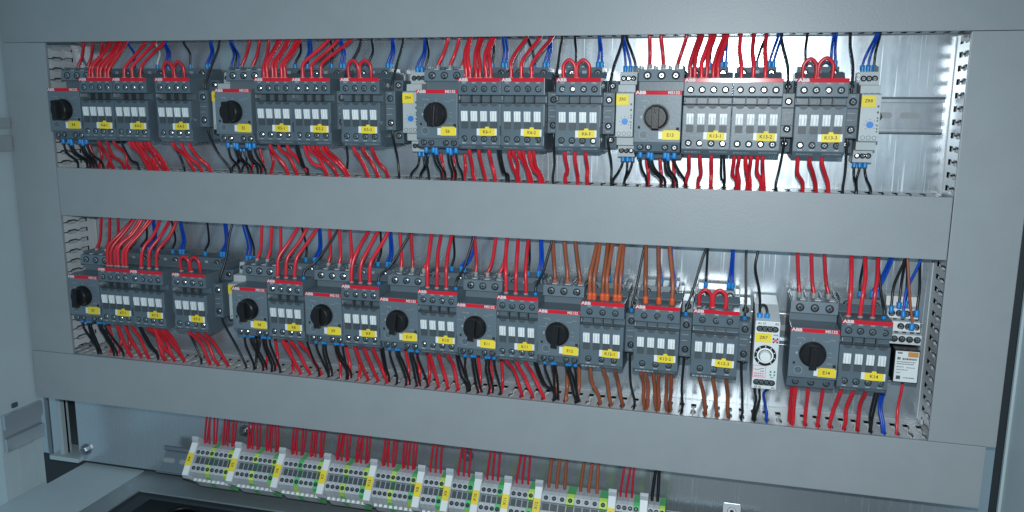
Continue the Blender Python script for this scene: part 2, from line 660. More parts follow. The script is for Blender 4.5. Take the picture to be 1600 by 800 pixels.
def marker_face(w, h, shape):
    b = MB(0)
    if shape == 'nub':
        o = [(-w / 2, -h / 2), (w / 2, -h / 2), (w / 2, h / 2 - .6), (2.4, h / 2 - .6), (1.8, h / 2 + 1.2), (-1.8, h / 2 + 1.2),
             (-2.4, h / 2 - .6), (-w / 2, h / 2 - .6)]
    elif shape == 'cut':
        o = [(-w / 2, -h / 2), (w / 2, -h / 2), (w / 2, h / 2 - 1.6), (w / 2 - 1.6, h / 2), (-w / 2 + 1.6, h / 2), (-w / 2, h / 2 - 1.6)]
    else:
        o = [(-w / 2, -h / 2), (w / 2, -h / 2), (w / 2, h / 2), (-w / 2, h / 2)]
    b.plate(o, 0, 0.9)
    return b.mesh('label_plate', 'yellow', 0.15)


def strip_mesh(w):
    b = MB(0)
    b.box(-w / 2, w / 2, -1.9, 1.9, 0, 0.5)
    return b.mesh('brand_strip', 'redstrip', 0.15)


def brand_strip(t, v, d, right=None, w=44.6):
    s = part('brand_strip', cached(('strip', w), lambda: strip_mesh(w)), t, 0, v, d + 60)
    part('lettering', text_mesh('ABB', 4.3, 'print', 0.16, 1.25), s, -w / 2 + 5.6, 0, 0.62)
    if right:
        part('lettering', text_mesh(right, 4.1, 'print', 0.10, 1.0), s, w / 2 - 7.6, 0, 0.62)
    return s


def contactor(mark, x, row, desc, group, four=True, big_type=False):
    t = thing('contactor', desc, 'contactor', x, row, -60, group)
    part('body', cached(('af_body', four), lambda: contactor_body(four)), t)
    part('coil_block', cached('af_coil', coil_block), t)
    xs = XS if four else (-13.0, 0.5, 13.5)
    for q in xs:
        screw(t, q, 22.6, 20.5)
        screw(t, q, -27.6, 20.1)
    for q in (-14, 12.5):
        screw(t, q, 39.5, -17.4, 2.9)
    part('coil_window', cached('coil_win', lambda: MB(0).box(-2.2, 2.2, -2.6, 2.6, 0, 0.6).mesh('coil_window', 'faint', 0.2)),
         t, -1, 39.5, 60 - 17.5)
    brand_strip(t, 31.4, 20.4)
    for q in XT:
        part('indicator_tab', cached('tab', tab_mesh), t, q, 0, 80.0)
    m = part('marker', cached(('mk', 21.5), lambda: marker_mesh(21.5, 7.0, 0, 0)), t, 9.0 + j(.6), -20.6 + j(.3), 80.2)
    m.rotation_euler = (j(.03), j(.03), j(.05))
    part('label_plate', cached(('mf', 'nub'), lambda: marker_face(16.5, 8.0, 'nub')), m, 0.6, 0.2, 0.6)
    part('lettering', text_mesh(mark, 4.6, 'ink', 0.05), m, 0.6, 0.1, 1.62)
    if big_type:
        letter('AF30-30-00-13', 3.1, 'print', t, -11, -36.0, 18.0)
    else:
        letter('AF16-30-10-13', 2.4, 'faint', t, -12, -36.0, 18.0)
    return t


# ---------------------------------------------------------------- motor starter
def starter_body():
    b = MB()
    b.prism([(-45, -52), (-45, -16), (-38, -10), (42.5, -10), (42.5, -52)], -22.4, 22.4)
    b.prism([(-28.0, -12), (-28.0, 20), (18, 20), (21.6, 18.4), (22.2, -9), (22.2, -12)], -22.5, 22.5)
    return b.mesh('body', 'front', 0.8, False, [(starter_print(), 'faint')])


def starter_top():
    b = MB()
    b.prism([(31, -12), (31, -2.5), (42.6, -4), (42.6, -46), (31, -46)], -22.2, 22.2)
    for x in (-21.4, -7.2, 7.2, 20.6):
        b.box(x - 0.8, x + 0.8, 42.4, 46.5, -40, -8)
    return b.mesh('terminal_block', 'front', 0.6, False, [(starter_cover_glare(), 'relay')])


def starter_cover_glare():  # pale boxes: reflection on the clear covers put into colour and shape
    b = MB()
    for x in (-10.2, 3.6, 17.4):
        b.box(x - 3.2, x + 3.2, 42.7, 43.6, -20, -9)
    return b


def starter_low(four):
    b = MB()
    if four:
        b.prism([(-38.6, -12), (-38.6, 10), (-36.5, 14.5), (-28.2, 16.5), (-28.2, -12)], -22.2, 22.2)
    else:
        b.prism([(-44.0, -14), (-44.0, 3), (-41, 8), (-28.2, 12), (-28.2, -14)], -22.3, 22.3)
    return b.mesh('auxiliary_block', 'dark', 0.6)


def starter_print():
    b = MB()
    b.box(-1.0, -0.4, 9.2, 12.5, 20, 20.14)
    for x0, x1, v0, v1 in ((-16, -9, 11.6, 12.2), (-9.4, -8.8, 9.8, 12.0), (8, 14, 9.4, 9.9), (14, 19, 11.0, 11.5),
                           (13.5, 16.5, -1.5, -1.0), (13.5, 16.5, -6.0, -5.5), (12, 17.5, -12.4, -11.9), (-21, -13, 3.0, 3.4)):
        b.box(x0, x1, v0, v1, 20, 20.14)
    b.ring(-13.2, -20.5, 20, 4.0, 3.5, 0.14, 20)
    return b


def starter_knob():
    b = MB(0)
    b.disc(0, 0, 0, 2.0, 12.6, 12.6, 36)
    b.disc(0, 0, 2.0, 9.0, 11.4, 10.6, 36)
    b.disc(0, 0, 9.0, 9.8, 10.6, 9.6, 36)
    return b.mesh('knob', 'black', 0)


def starter_grip():
    b = MB(0)
    b.prism([(-11.8, 9.6), (-11.8, 14.0), (-10.6, 15.6), (9.8, 15.6), (11.2, 14.0), (11.2, 9.6)], -3.4, 3.4)
    b.box(-1.0, 1.0, 4.5, 10.0, 15.4, 16.2)
    return b.mesh('grip', 'black', 0.5)


def starter(mark, x, row, desc, four=True, turn=0.0):
    t = thing('motor_starter', desc, 'motor starter', x, row, -60, 'rotary motor starters')
    part('body', cached('ms_body', starter_body), t)
    part('terminal_block', cached('ms_top', starter_top), t)
    part('auxiliary_block', cached(('ms_low', four), lambda: starter_low(four)), t)
    letter('0', 3.6, 'print', t, -15.6, -3.6, 20.0)
    letter('1', 3.0, 'print', t, -13.0, 6.0, 20.0)
    k = part('knob', cached('ms_knob', starter_knob), t, -1.0, -3.5, 80.0)
    k.rotation_euler.y = turn
    part('grip', cached('ms_grip', starter_grip), k)
    part('trip_indicator', cached('ms_trip', lambda: MB(0).box(-1.4, 1.4, -1.4, 1.4, 0, 0.4).mesh('trip_indicator', 'hole')), t, 19.5, -14.5, 80.0)
    part('dial', cached('ms_dial', lambda: MB(0).disc(0, 0, 0, 0.8, 3.2, 3.0, 20).box(-2.4, 2.4, -0.4, 0.4, .7, 1.0).mesh('dial', 'dark')),
         t, -13.2, -20.5, 80.0)
    part('test_button', cached('ms_test', lambda: MB(0).box(-1.0, 1.0, -1.2, 1.2, 0, 0.4).mesh('test_button', 'hole')), t, -17.5, -13.5, 80.0)
    for q in (-13.4, 0.4, 14.2):
        screw(t, q, 36.6, -2.7, 3.1)
    lows = (-16.2, -8.0, 8.0, 17.0) if four else (-14.0, 0.5, 14.8)
    lv, ld = (-32.6, 15.5) if four else (-35.5, 9.6)
    for q in lows:
        screw(t, q, lv, ld + 0.5, 2.4)
    brand_strip(t, 19.6, 19.6, 'MS132')
    m = part('marker', cached(('mkm', 20.5), lambda: marker_mesh(20.5, 7.4, 0, 0)), t, 11.6 + j(.5), -21.0 + j(.3), 80.1)
    m.rotation_euler = (j(.03), j(.025), j(.05))
    part('label_plate', cached(('mf', 'cut'), lambda: marker_face(16.5, 9.2, 'cut')), m, 1.6, 0.4, 0.6)
    part('lettering', text_mesh(mark, 4.6, 'ink', 0.05), m, 1.2, 0.2, 1.62)
    return t


# ---------------------------------------------------------------- side auxiliary contact
def aux_body():
    b = MB()
    b.prism([(-36, -52), (-36, -18), (-21.5, -16), (-21.5, 5), (-20.8, 6), (-10.5, 6), (-10, 5.2), (6.2, 5.2), (6.8, 6),
             (19.6, 6), (20.4, 5), (20.4, -16), (32, -18), (32, -52)], -5.6, 5.6)
    pr = MB().box(-4, 3, 1.6, 2.3, 5, 5.35).box(-4, 2, -4.6, -3.9, 5, 5.35).box(-2, 2, 17.2, 18, 6, 6.14).box(-2, 2, -19, -18.2, 6, 6.14)
    return b.mesh('body', 'dark', 0.5, False, [(pr, 'faint')])


def aux(x, row, desc):
    t = thing('auxiliary_contact', desc, 'auxiliary contact', x, row, -60, 'side mounted auxiliary contacts')
    part('body', cached('aux_body', aux_body), t)
    ps = [(0.3, 12.4, 6.0), (0.3, -13.2, 6.0), (0.3, 26.6, -17.0), (0.3, -27.6, -16.6)]
    for a, c, d in ps:
        screw(t, a, c, d + 0.4, 2.6)
    return t


# ---------------------------------------------------------------- slim timer relay
def slim_body():
    b = MB()
    b.prism([(-45, -54), (-45, -26), (-33, -24), (-32.5, -12), (-24.5, -11), (-24, -1), (-23, 0), (19, 0), (20, -1), (20.5, -11),
             (28, -12), (28.5, -24), (41, -26), (41, -54)], -8.7, 8.7)
    return b.mesh('body', 'relay', 0.6, False, [(slim_print(), 'slate')])


def slim_print():
    b = MB()
    for v0, v1 in ((7.5, 9.5), (2.0, 4.0)):
        b.box(5.6, 7.2, v0, v1, 0, 0.15)
    for v in (-2.2, -4.6, -12.0, -14.6, -9.0):
        b.box(6.0, 7.2, v - 0.8, v + 0.7, 0, 0.15)
    for a in range(7):
        t = math.radians(-40 + a * 44)
        b.box(0.4 + 5 * math.cos(t) - .35, 0.4 + 5 * math.cos(t) + .35, -8.5 + 5 * math.sin(t) - .35, -8.5 + 5 * math.sin(t) + .35, 0, 0.15)
    for x in (-5, 0, 5):
        b.ring(x, -20.4, 0, 2.0, 1.6, 0.2, 16)
        b.ring(x, 19.0, -0.3, 1.8, 1.4, 0.2, 16)
    return b


def slim_relay(mark, x, row, desc):
    t = thing('timer_relay', desc, 'timer relay', x, row, -60, 'slim timer relays with blue dials')
    part('body', cached('sl_body', slim_body), t)
    part('dial', cached('sl_dial', lambda: MB(0).disc(0, 0, 0, 1.8, 3.1, 2.9, 20).box(-2, 2, -.3, .3, 1.7, 2.0).mesh('dial', 'knobblue')), t, 0.4, -8.5, 60.0)
    for q in (-5, 0, 5):
        screw(t, q, 34.5, -24.6, 1.9)
        screw(t, q, -38.5, -24.6, 1.9)
    part('socket_tip', cached('sl_tip', lambda: MB().box(4.2, 8.4, 40.5, 46, -46, -30).mesh('socket_tip', 'slate', 0.4)), t)
    m = part('label_plate', cached(('mf', 'sq'), lambda: marker_face(12.4, 10.4, 'sq')), t, -2.4, 13.0, 60.0)
    part('lettering', text_mesh(mark, 4.0, 'ink', 0.04), m, 0, 0.4, 1.02)
    return t


# ================================================================ upper and lower rows
WIRES = []
GC = 'contactors on the upper and lower rail'
ORD = {4: ('first', 'second', 'third', 'fourth'), 3: ('first', 'second', 'third')}

DEV = {}
for mk, x in (('E4', 39.0), ('E5', 264.0), ('E6', 502.6), ('E13', 728.4)):
    DEV[mk] = (x, ROW1, 'S')
for mk, x in (('E7', 43.5), ('E8', 272.0), ('E9', 365.5), ('E10', 456.5), ('E11', 545.5), ('E12', 635.2), ('E14', 886.8)):
    DEV[mk] = (x, ROW2, 'S')
for mk, x in (('K4-1', 85.4), ('K4-2', 131.2), ('K4-3', 188.0), ('K5-1', 314.4), ('K5-2', 359.8), ('K5-3', 416.6),
              ('K6-1', 548.4), ('K6-2', 594.0), ('K6-3', 650.4), ('K13-1', 774.6), ('K13-2', 820.0), ('K13-3', 876.6)):
    DEV[mk] = (x, ROW1, 'C')
for mk, x in (('K7-1', 89.6), ('K7-2', 135.0), ('K7-3', 193.0), ('K8', 318.6), ('K9', 411.2), ('K10', 501.6), ('K11', 590.6),
              ('K12-1', 680.4), ('K12-2', 736.0), ('K12-3', 793.6), ('K14', 932.4)):
    DEV[mk] = (x, ROW2, 'C')

DOUBLE = {'K4-1', 'K5-1', 'K6-1', 'K13-1', 'K7-1', 'K12-1'}
JUMP = {'K4-3', 'K5-3', 'K6-3', 'K13-3', 'K7-3', 'K12-3'}
for mk, (x, row, kind) in DEV.items():
    if kind == 'S':
        if mk == 'E14':
            d = 'grey motor starter marked E14 with three lower screws and no blue ferrules'
        else:
            d = 'grey motor starter with black rotary knob, yellow label reading ' + mk
        starter(mk, x, row, d, mk != 'E14', {'E13': 0.0, 'E14': 0.03}.get(mk, rng.uniform(-0.06, 0.1)))
    else:
        if mk in JUMP:
            d = 'grey contactor bridged by two short red arches, yellow label reading ' + mk
        elif mk in DOUBLE:
            d = 'grey contactor with wires in pairs on top, yellow label reading ' + mk
        else:
            d = 'grey contactor with single wires on top, yellow label reading ' + mk
        contactor(mk, x, row, d, GC, not mk.startswith('K12'), mk.startswith('K12'))

AUX = [('K4-2', 1), ('K4-3', 1), ('K5-2', 1), ('K5-3', 1), ('K6-2', 1), ('K6-3', 1), ('K13-2', 1), ('K13-3', 1),
       ('K7-2', 1), ('K7-3', 1), ('K12-1', 1), ('K12-2', 1), ('K12-3', 1)]
for mk, s in AUX:
    x, row, _ = DEV[mk]
    aux(x + 28.4, row, 'slim grey auxiliary contact block clipped to the right side of contactor ' + mk)

RELAYS = [('ZR3', 233.0, ROW1, 'E5'), ('ZR4', 465.5, ROW1, 'E6'), ('ZR5', 694.0, ROW1, 'E13'), ('ZR8', 922.0, ROW1, ''), ('ZR6', 240.5, ROW2, 'E8')]
for mk, x, row, nb in RELAYS:
    d = 'slim light grey timer relay with blue dial, yellow label reading ' + mk
    slim_relay(mk, x, row, d)


# ---------------------------------------------------------------- wide timer relay ZR7
def wide_timer(x, row):
    t = thing('timer_relay', 'wide white timer relay with large black and white dial, label ZR7', 'timer relay', x, row, -60)
    b = MB()
    b.prism([(-42, -54), (-42, 20), (-38, 35), (29.5, 35), (36, -10), (36, -54)], -11.4, 11.4)
    part('body', b.mesh('body', 'timer', 0.7), t)
    D = 35.0
    for v in (22.0, -31.5):
        f = part('terminal_frame', cached('zr_frame', lambda: zr_frame()), t, 0, v, D + 60)
        for q in (-7.2, -2.4, 2.4, 7.2):
            part('screw', screw_mesh(1.9), f, q, 0, 0.5).rotation_euler.y = rng.uniform(0, 3)
    letter('A1 15', 2.9, 'ink', t, -5.4, 27.2, D, 0.05)
    letter('A2', 2.9, 'ink', t, 8.4, 27.2, D, 0.05)
    letter('18 16', 2.9, 'ink', t, -6.0, -36.4, D, 0.05)
    letter('A2', 2.9, 'ink', t, 8.4, -36.4, D, 0.05)
    m = part('label_plate', cached(('mf', 'zr'), lambda: marker_face(14.6, 8.8, 'sq')), t, -3.2, 13.2, D + 60)
    part('lettering', text_mesh('ZR7', 4.2, 'ink', 0.04), m, 0, 0.2, 1.02)
    e = MB(0)
    e.plate([(1.0, 0.5), (2.9, 0.5), (2.4, 2.2), (1.2, 2.6)], 0, 0.2)
    e.plate([(-1.0, 0.5), (-2.9, 0.5), (-2.4, 2.2), (-1.2, 2.6)], 0, 0.2)
    e.plate([(1.0, -1.0), (2.9, -1.0), (2.2, -2.6), (1.2, -3.0)], 0, 0.2)
    e.plate([(-1.0, -1.0), (-2.9, -1.0), (-2.2, -2.6), (-1.2, -3.0)], 0, 0.2)
    part('lamp_symbol', e.mesh('lamp_symbol', 'ink'), t, 7.9, 11.2, D + 60)
    part('lamp_symbol', e.mesh('lamp_symbol', 'greenp'), t, 7.2, -21.6, D + 60)
    part('lamp_centre', MB(0).disc(0, -.2, 0, 0.3, 1.6, 1.6, 12).mesh('lamp_centre', 'pink'), t, 7.9, 11.2, D + 60)
    letter('PWR', 1.9, 'ink', t, 7.9, 16.2, D, 0.05)
    letter('RLY', 1.9, 'ink', t, 7.2, -26.0, D, 0.05)
    k = part('dial', MB(0).disc(0, 0, 0, 0.6, 10.2, 10.2, 40).mesh('dial', 'black'), t, -0.6, -4.4, D + 60)
    r2 = MB(0)
    r2.ring(0, 0, 0.6, 7.6, 6.2, 0.25, 30)
    for a in range(9):
        th = math.radians(-50 + a * 35)
        c, s = math.cos(th), math.sin(th)
        r2.plate([(8.2 * c - .35 * s, 8.2 * s + .35 * c), (9.6 * c - .35 * s, 9.6 * s + .35 * c), (9.6 * c + .35 * s, 9.6 * s - .35 * c),
                  (8.2 * c + .35 * s, 8.2 * s - .35 * c)], 0.6, 0.8)
    part('scale', r2.mesh('scale', 'white'), k)
    part('knob', MB(0).disc(0, 0, 0.6, 5.5, 5.6, 4.9, 30).box(-4, 4, -.5, .5, 5.4, 6.0).mesh('knob', 'timer'), k)
    g = MB(0)
    for q in ((-6, 6, 5.6, 6.0), (-6, 6, -6.0, -5.6), (-6, -5.6, -5.6, 5.6), (5.6, 6, -5.6, 5.6)):
        g.box(q[0], q[1], q[2], q[3], 0, 0.2)
    part('diagram', g.mesh('diagram', 'pink'), t, -5.2, -20.6, D + 60)
    h = MB(0)
    h.tube([(-4.6, 2.0, 0.1), (-1.5, 1.6, 0.1), (1.0, 2.6, 0.1), (4.6, 3.2, 0.1)], 0.25, 6)
    h.box(1.0, 4.4, 0.0, 0.6, 0, 0.15)
    part('curve', h.mesh('curve', 'ink'), t, -5.2, -20.6, D + 60)
    h = MB(0)
    for v in (-2.2, -4.4):
        for q in (-4.6, -2.9, -1.0, 0.9, 2.9):
            h.box(q, q + 1.3, v - .5, v + .5, 0, 0.15)
    part('fine_print', h.mesh('fine_print', 'pink'), t, -5.2, -20.6, D + 60)
    return t


def zr_frame():
    b = MB(0)
    o = []
    for cx, a0 in ((7.4, -90), (-7.4, 90)):
        for j in range(9):
            a = math.radians(a0 + j * 22.5)
            o.append((cx + 2.9 * math.cos(a), 2.9 * math.sin(a)))
    b.cur = 0
    b.plate(o, 0, 0.15)
    b.cur = 1
    n = len(o)
    for k in range(n):
        p0, p1 = o[k], o[(k + 1) % n]
        q0, q1 = [(c[0] * 0.94, c[1] * 0.82) for c in (p0, p1)]
        b.plate([p0, p1, q1, q0], 0.15, 0.4)
    return b.mesh('terminal_frame', ['relay', 'ink'])


wide_timer(842.0, ROW2)


# ---------------------------------------------------------------- plug-in relay on its socket
def relay_socket(x, row):
    t = thing('relay_socket', 'white relay socket with stepped screw rows beside contactor K14', 'relay socket', x, row, -60)
    b = MB()
    b.prism([(-40, -54), (-40, -30), (-30, -24), (-28, -32), (4, -32), (6, -6), (16, -4), (17, -14), (26, -16), (27, -27), (36, -29),
             (37, -38), (46, -40), (46, -54)], -14, 14)
    sl = MB()
    for q in (-8, -1, 6, 11.5):
        sl.box(q - 1.6, q + 1.6, 16.4, 17.6, -10, -8.6)
        sl.box(q - 1.6, q + 1.6, 26.4, 27.6, -22, -21)
    part('body', b.mesh('body', 'timer', 0.5, False, [(sl, 'ink')]), t)
    for q in (-10.2, -3.4, 3.4, 10.2):
        for v, d in ((11.5, -4.6), (21.5, -14.8), (31.5, -27.6)):
            if v > 20 and q in (-10.2,) and v < 30:
                continue
            screw(t, q, v, d + 0.4, 2.3)
    for q in (-8, 2, 10):
        screw(t, q, -35, -26.5, 2.2)
    return t


def plug_relay(x, row):
    t = thing('plug_in_relay', 'small dark relay with white printed face and orange tab, plugged in socket', 'relay', x, row, -60)
    part('case', MB().box(-11.2, 11.2, -28, 4.5, -31, 9).mesh('case', 'black', 0.6), t)
    f = MB()
    f.box(-10.4, 10.4, -27, 3.4, 8.9, 9.6)
    part('face', f.mesh('face', 'timer', 0.3), t)
    part('tab', MB().box(0.5, 9.5, -1.6, 3.0, 9.5, 11).mesh('tab', 'orange', 0.9), t)
    pr = MB()
    r = random.Random(5)
    for v, x0, x1, h in ((1.6, -8.5, -4.5, 0.9), (-3.8, -8.5, -5.5, 1.3), (-4.2, -4, 8.6, 0.9), (-7.2, -8.6, 7.6, 0.4), (-9.2, -8.6, 6.5, 0.4),
                         (-12.2, -8.6, -2, 0.35), (-12.6, 0, 7.5, 0.35), (-15, -8.6, 1.5, 0.35), (-18, -8.6, -5, 0.35), (-22.8, -2.2, 8, 0.45)):
        q = x0
        while q < x1:
            w = r.uniform(0.5, 1.3)
            pr.box(q, min(x1, q + w), v - h, v + h, 9.6, 9.68)
            q += w + 0.35
    pr.box(-8.4, -4.6, -24.6, -21.0, 9.6, 9.7)
    part('fine_print', pr.mesh('fine_print', 'slate'), t)
    return t


relay_socket(972.0, ROW2)
plug_relay(972.0, ROW2)


# ---------------------------------------------------------------- wires
def spline(pts, sub=5):
    P = [Vector(q) for q in pts]
    if len(P) < 3:
        return [P[0].lerp(P[-1], k / 4) for k in range(5)]
    out = []
    E = [P[0] * 2 - P[1]] + P + [P[-1] * 2 - P[-2]]
    for i in range(1, len(E) - 2):
        a, b, c, d = E[i - 1:i + 3]
        for k in range(sub):
            t = k / sub
            out.append(0.5 * ((2 * b) + (c - a) * t + (2 * a - 5 * b + 4 * c - d) * t * t + (3 * b - a - 3 * c + d) * t ** 3))
    out.append(P[-1])
    return out


CN = {'c': 'red', 'r': 'red', 'k': 'black', 'b': 'blue', 'o': 'brown', 'w': 'white'}


def wire(c, pts, r, label, group, ferrule=None, flen=6.5, fr=None, sub=5, seen=1.0):
    """queue a wire; the ones that show largest are built as objects at the end"""
    o0 = Vector(pts[0])
    S = spline([Vector(q) - o0 for q in pts], sub)
    ln = sum((S[k + 1] - S[k]).length for k in range(len(S) - 1))
    ds = ((o0.x - 796.6) ** 2 + (o0.y + 110) ** 2 + (o0.z - 830) ** 2) ** .5
    fq = None
    if ferrule:
        # sleeve along the first stretch of the wire
        acc, q = 0.0, [S[0]]
        for k in range(1, len(S)):
            acc += (S[k] - S[k - 1]).length
            q.append(S[k])
            if acc > flen:
                break
        if acc > flen:
            q[-1] = q[-2].lerp(q[-1], max(0.05, 1 - (acc - flen) / max(1e-6, (q[-1] - q[-2]).length)))
        fq = (q, ferrule, fr or r + 0.55)
    WIRES.append((ln * r / ds ** 2 * seen, len(WIRES), c, o0, S, r, label, group, fq))


def build_wires(limit=300):
    order = sorted(WIRES, key=lambda w: -w[0])
    rest = MB(0)
    used = ['c', 'r', 'k', 'b', 'o', 'w', 'ferrule', 'greyferrule', 'redferrule']
    for n, (_, _, c, o0, S, r, label, group, fq) in enumerate(order):
        if n < limit:
            b = MB(0)
            b.tube([(q.x, q.y, q.z) for q in S], r, 8)
            o = bpy.data.objects.new('wire', b.mesh('wire', c, 0, True))
            o.location = (o0.x * .001, -o0.z * .001, o0.y * .001)
            o['label'] = label
            o['category'] = 'wire'
            o['group'] = group
            COL.objects.link(o)
            if fq:
                fb = MB(0)
                fb.tube([(a.x, a.y, a.z) for a in fq[0]], fq[2], 8, fq[2] + 0.25)
                part('ferrule', fb.mesh('ferrule', fq[1], 0, True), o)
        else:
            rest.cur = used.index(c)
            rest.tube([tuple(q + o0) for q in S], r, 8)
            if fq:
                rest.cur = used.index(fq[1])
                rest.tube([tuple(q + o0) for q in fq[0]], fq[2], 8, fq[2] + 0.25)
    if rest.V:
        o = bpy.data.objects.new('background_wires', rest.mesh('background_wires', used, 0, True))
        o['label'] = 'the many smaller wires half hidden behind the front ones'
        o['category'] = 'wires'
        o['kind'] = 'stuff'
        COL.objects.link(o)



TOPV = {ROW1: 75.5, ROW2: 91.5}     # underside of the duct above, from the rail centre
BOTV = {ROW1: -73.5, ROW2: -88.0}   # top of the duct below

ZS = -19.0                            # depth at which wires pass the slots
SNAP = {(ROW1, 1): 1.0, (ROW1, 0): 6.25, (ROW2, 1): 6.25, (ROW2, 0): 0.0}


def snap(x, row, up):
    """x of the nearest slot in the duct wall, with a little play"""
    o = SNAP[(row, up)]
    return o + 12.5 * round((x - o) / 12.5) + j(0.9)


def par(x):
    return 11.0 * (797.0 - x) / 830.0


GT = 'power wires between the devices and the ducts'
GK = 'control wires between the devices and the ducts'


def pole_top(mk, c, dx, pair=False, bow=0.0, r=2.05, ferr='greyferrule', xs=(-15.6, -4.8, 6.2)):
    x, row, kind = DEV[mk]
    T = TOPV[row]
    names = ORD[3]
    for i, q in enumerate(xs):
        for sgn in ((-1, 1) if pair else (0,)):
            x0 = x + q + sgn * 2.2
            e = snap(x + xs[1] + dx + par(x), row, 1) + (i - 1) * 12.5 + sgn * 1.4 - x0
            hv = 48 if row == ROW1 else 57
            pts = [(x0, row + 31, 8 + j(.5)), (x0 + j(.3), row + 40, 8), (x0 + 0.05 * e + bow * .4 + j(.6), row + hv + j(1.5), 6.5 + j(1)),
                   (x0 + 0.45 * e + bow + j(.8), row + hv + (T - hv) * .46, -5 + j(2)), (x0 + e, row + T + 1, ZS + j(3)),
                   (x0 + e + j(1), row + T + 18, -27)]
            w = ('left' if sgn < 0 else 'right') + ' ' + CN[c] + ' wire of the pair' if sgn else CN[c] + ' wire'
            wire(c, pts, r, '%s rising from the %s top pole of contactor %s' % (w, names[i], mk), GT, ferr, 3.6 if ferr == 'greyferrule' else 9, r + (0.45 if ferr == 'greyferrule' else 0.7))


def pole_bot(mk, c, dx, pair=False, r=2.05, pinch=0.0, xs=(-15.6, -4.8, 6.2)):
    x, row, kind = DEV[mk]
    B = BOTV[row]
    for i, q in enumerate(xs):
        for sgn in ((-1, 1) if pair else (0,)):
            x0 = x + q + sgn * 2.3
            e = snap(x + xs[1] + dx + par(x), row, 0) + (i - 1) * 12.5 + sgn * 1.4 - x0
            z = ZS + j(3)
            pts = [(x0, row - 34, 6), (x0 + j(.3), row - 44, 3), (x0 + 0.3 * e + j(2.2), row - 44 + (B + 44) * (.4 + j(.12)), -8 + j(4)),
                   (x0 + 0.85 * e + j(1), row + B + 8, z + 5), (x0 + e, row + B - 3, z), (x0 + e, row + B - 20, z - 2)]
            w = ('left' if sgn < 0 else 'right') + ' ' + CN[c] + ' wire of the pair' if sgn else CN[c] + ' wire'
            wire(c, pts, r, '%s hanging from the %s bottom pole of contactor %s' % (w, ORD[3][i], mk), GT)


def starter_wires(mk, c, dxt, dxb, dxk, r=1.9):
    x, row, kind = DEV[mk]
    T, B = TOPV[row], BOTV[row]
    for i, q in enumerate((-13.4, 0.4, 14.2)):
        e = snap(x + q + (dxt[i] if isinstance(dxt, tuple) else dxt) + par(x), row, 1) - x - q
        pts = [(x + q, row + 40, -22), (x + q, row + 48, -22), (x + q + .4 * e + j(.6), row + 60, -24), (x + q + e, row + T + 1, ZS - 1),
               (x + q + e, row + T + 18, -26)]
        wire(c, pts, r, '%s wire rising from the %s top terminal of motor starter %s' % (CN[c], ORD[3][i], mk), GT,
             'greyferrule' if c == 'r' else 'redferrule', 8.0 if c == 'r' else 5.0, r + .35)
        e = snap(x + q + dxb + j(2) + par(x), row, 0) - x - q
        if mk == 'E14':
            for s in ((-1, 1) if i == 0 else (0,)):
                x0 = x + q + s * 1.9
                pts = [(x0, row - 41, -4), (x0, row - 48, -6), (x0 + .5 * e, row + B * .5 - 33, -16), (x0 + e, row + B - 2, ZS), (x0 + e, row + B - 20, ZS)]
                w = ('left' if s < 0 else 'right') + ' red wire of the pair' if s else 'red wire'
                wire(c, pts, r, '%s hanging from the %s bottom terminal of motor starter %s' % (w, ORD[3][i], mk), GT)
        else:
            pts = [(x + q, row - 42, -30), (x + q, row - 50, -30), (x + q + .6 * e, row + B + 12, -31), (x + q + e, row + B - 2, ZS - 3), (x + q + e, row + B - 20, ZS - 3)]
            wire(c, pts, r, '%s wire behind the black ones under motor starter %s, %s from the left' % (CN[c], mk, ORD[3][i]), GT)
    if mk != 'E14':
        for i, q in enumerate((-16.2, -8.0, 8.0, 17.0)):
            e = snap(x + q + dxk + j(2), row, 0) - x - q
            z = ZS + 3 + j(2)
            pts = [(x + q, row - 35, 9), (x + q, row - 46, 8), (x + q + .3 * e + j(1), row - 56, 2), (x + q + .8 * e + j(1.5), row + B + 8, z + 3),
                   (x + q + e, row + B - 2, z), (x + q + e, row + B - 20, z)]
            wire('k', pts, 1.35, 'black wire with blue ferrule under the %s lower screw of motor starter %s' % (ORD[4][i], mk), GK,
                 'ferrule', 8.5 if row == ROW1 else 6.0, 2.2)
            if i in (1, 2):
                pts2 = [(a + 2.6 + k * .4, b_, c_ - .6) for k, (a, b_, c_) in enumerate(pts)]
                wire('k', pts2, 1.35, 'second black wire beside the %s lower screw of motor starter %s' % (ORD[4][i], mk), GK,
                     'ferrule', 10.5 if row == ROW1 else 6.0, 2.2, seen=.4)


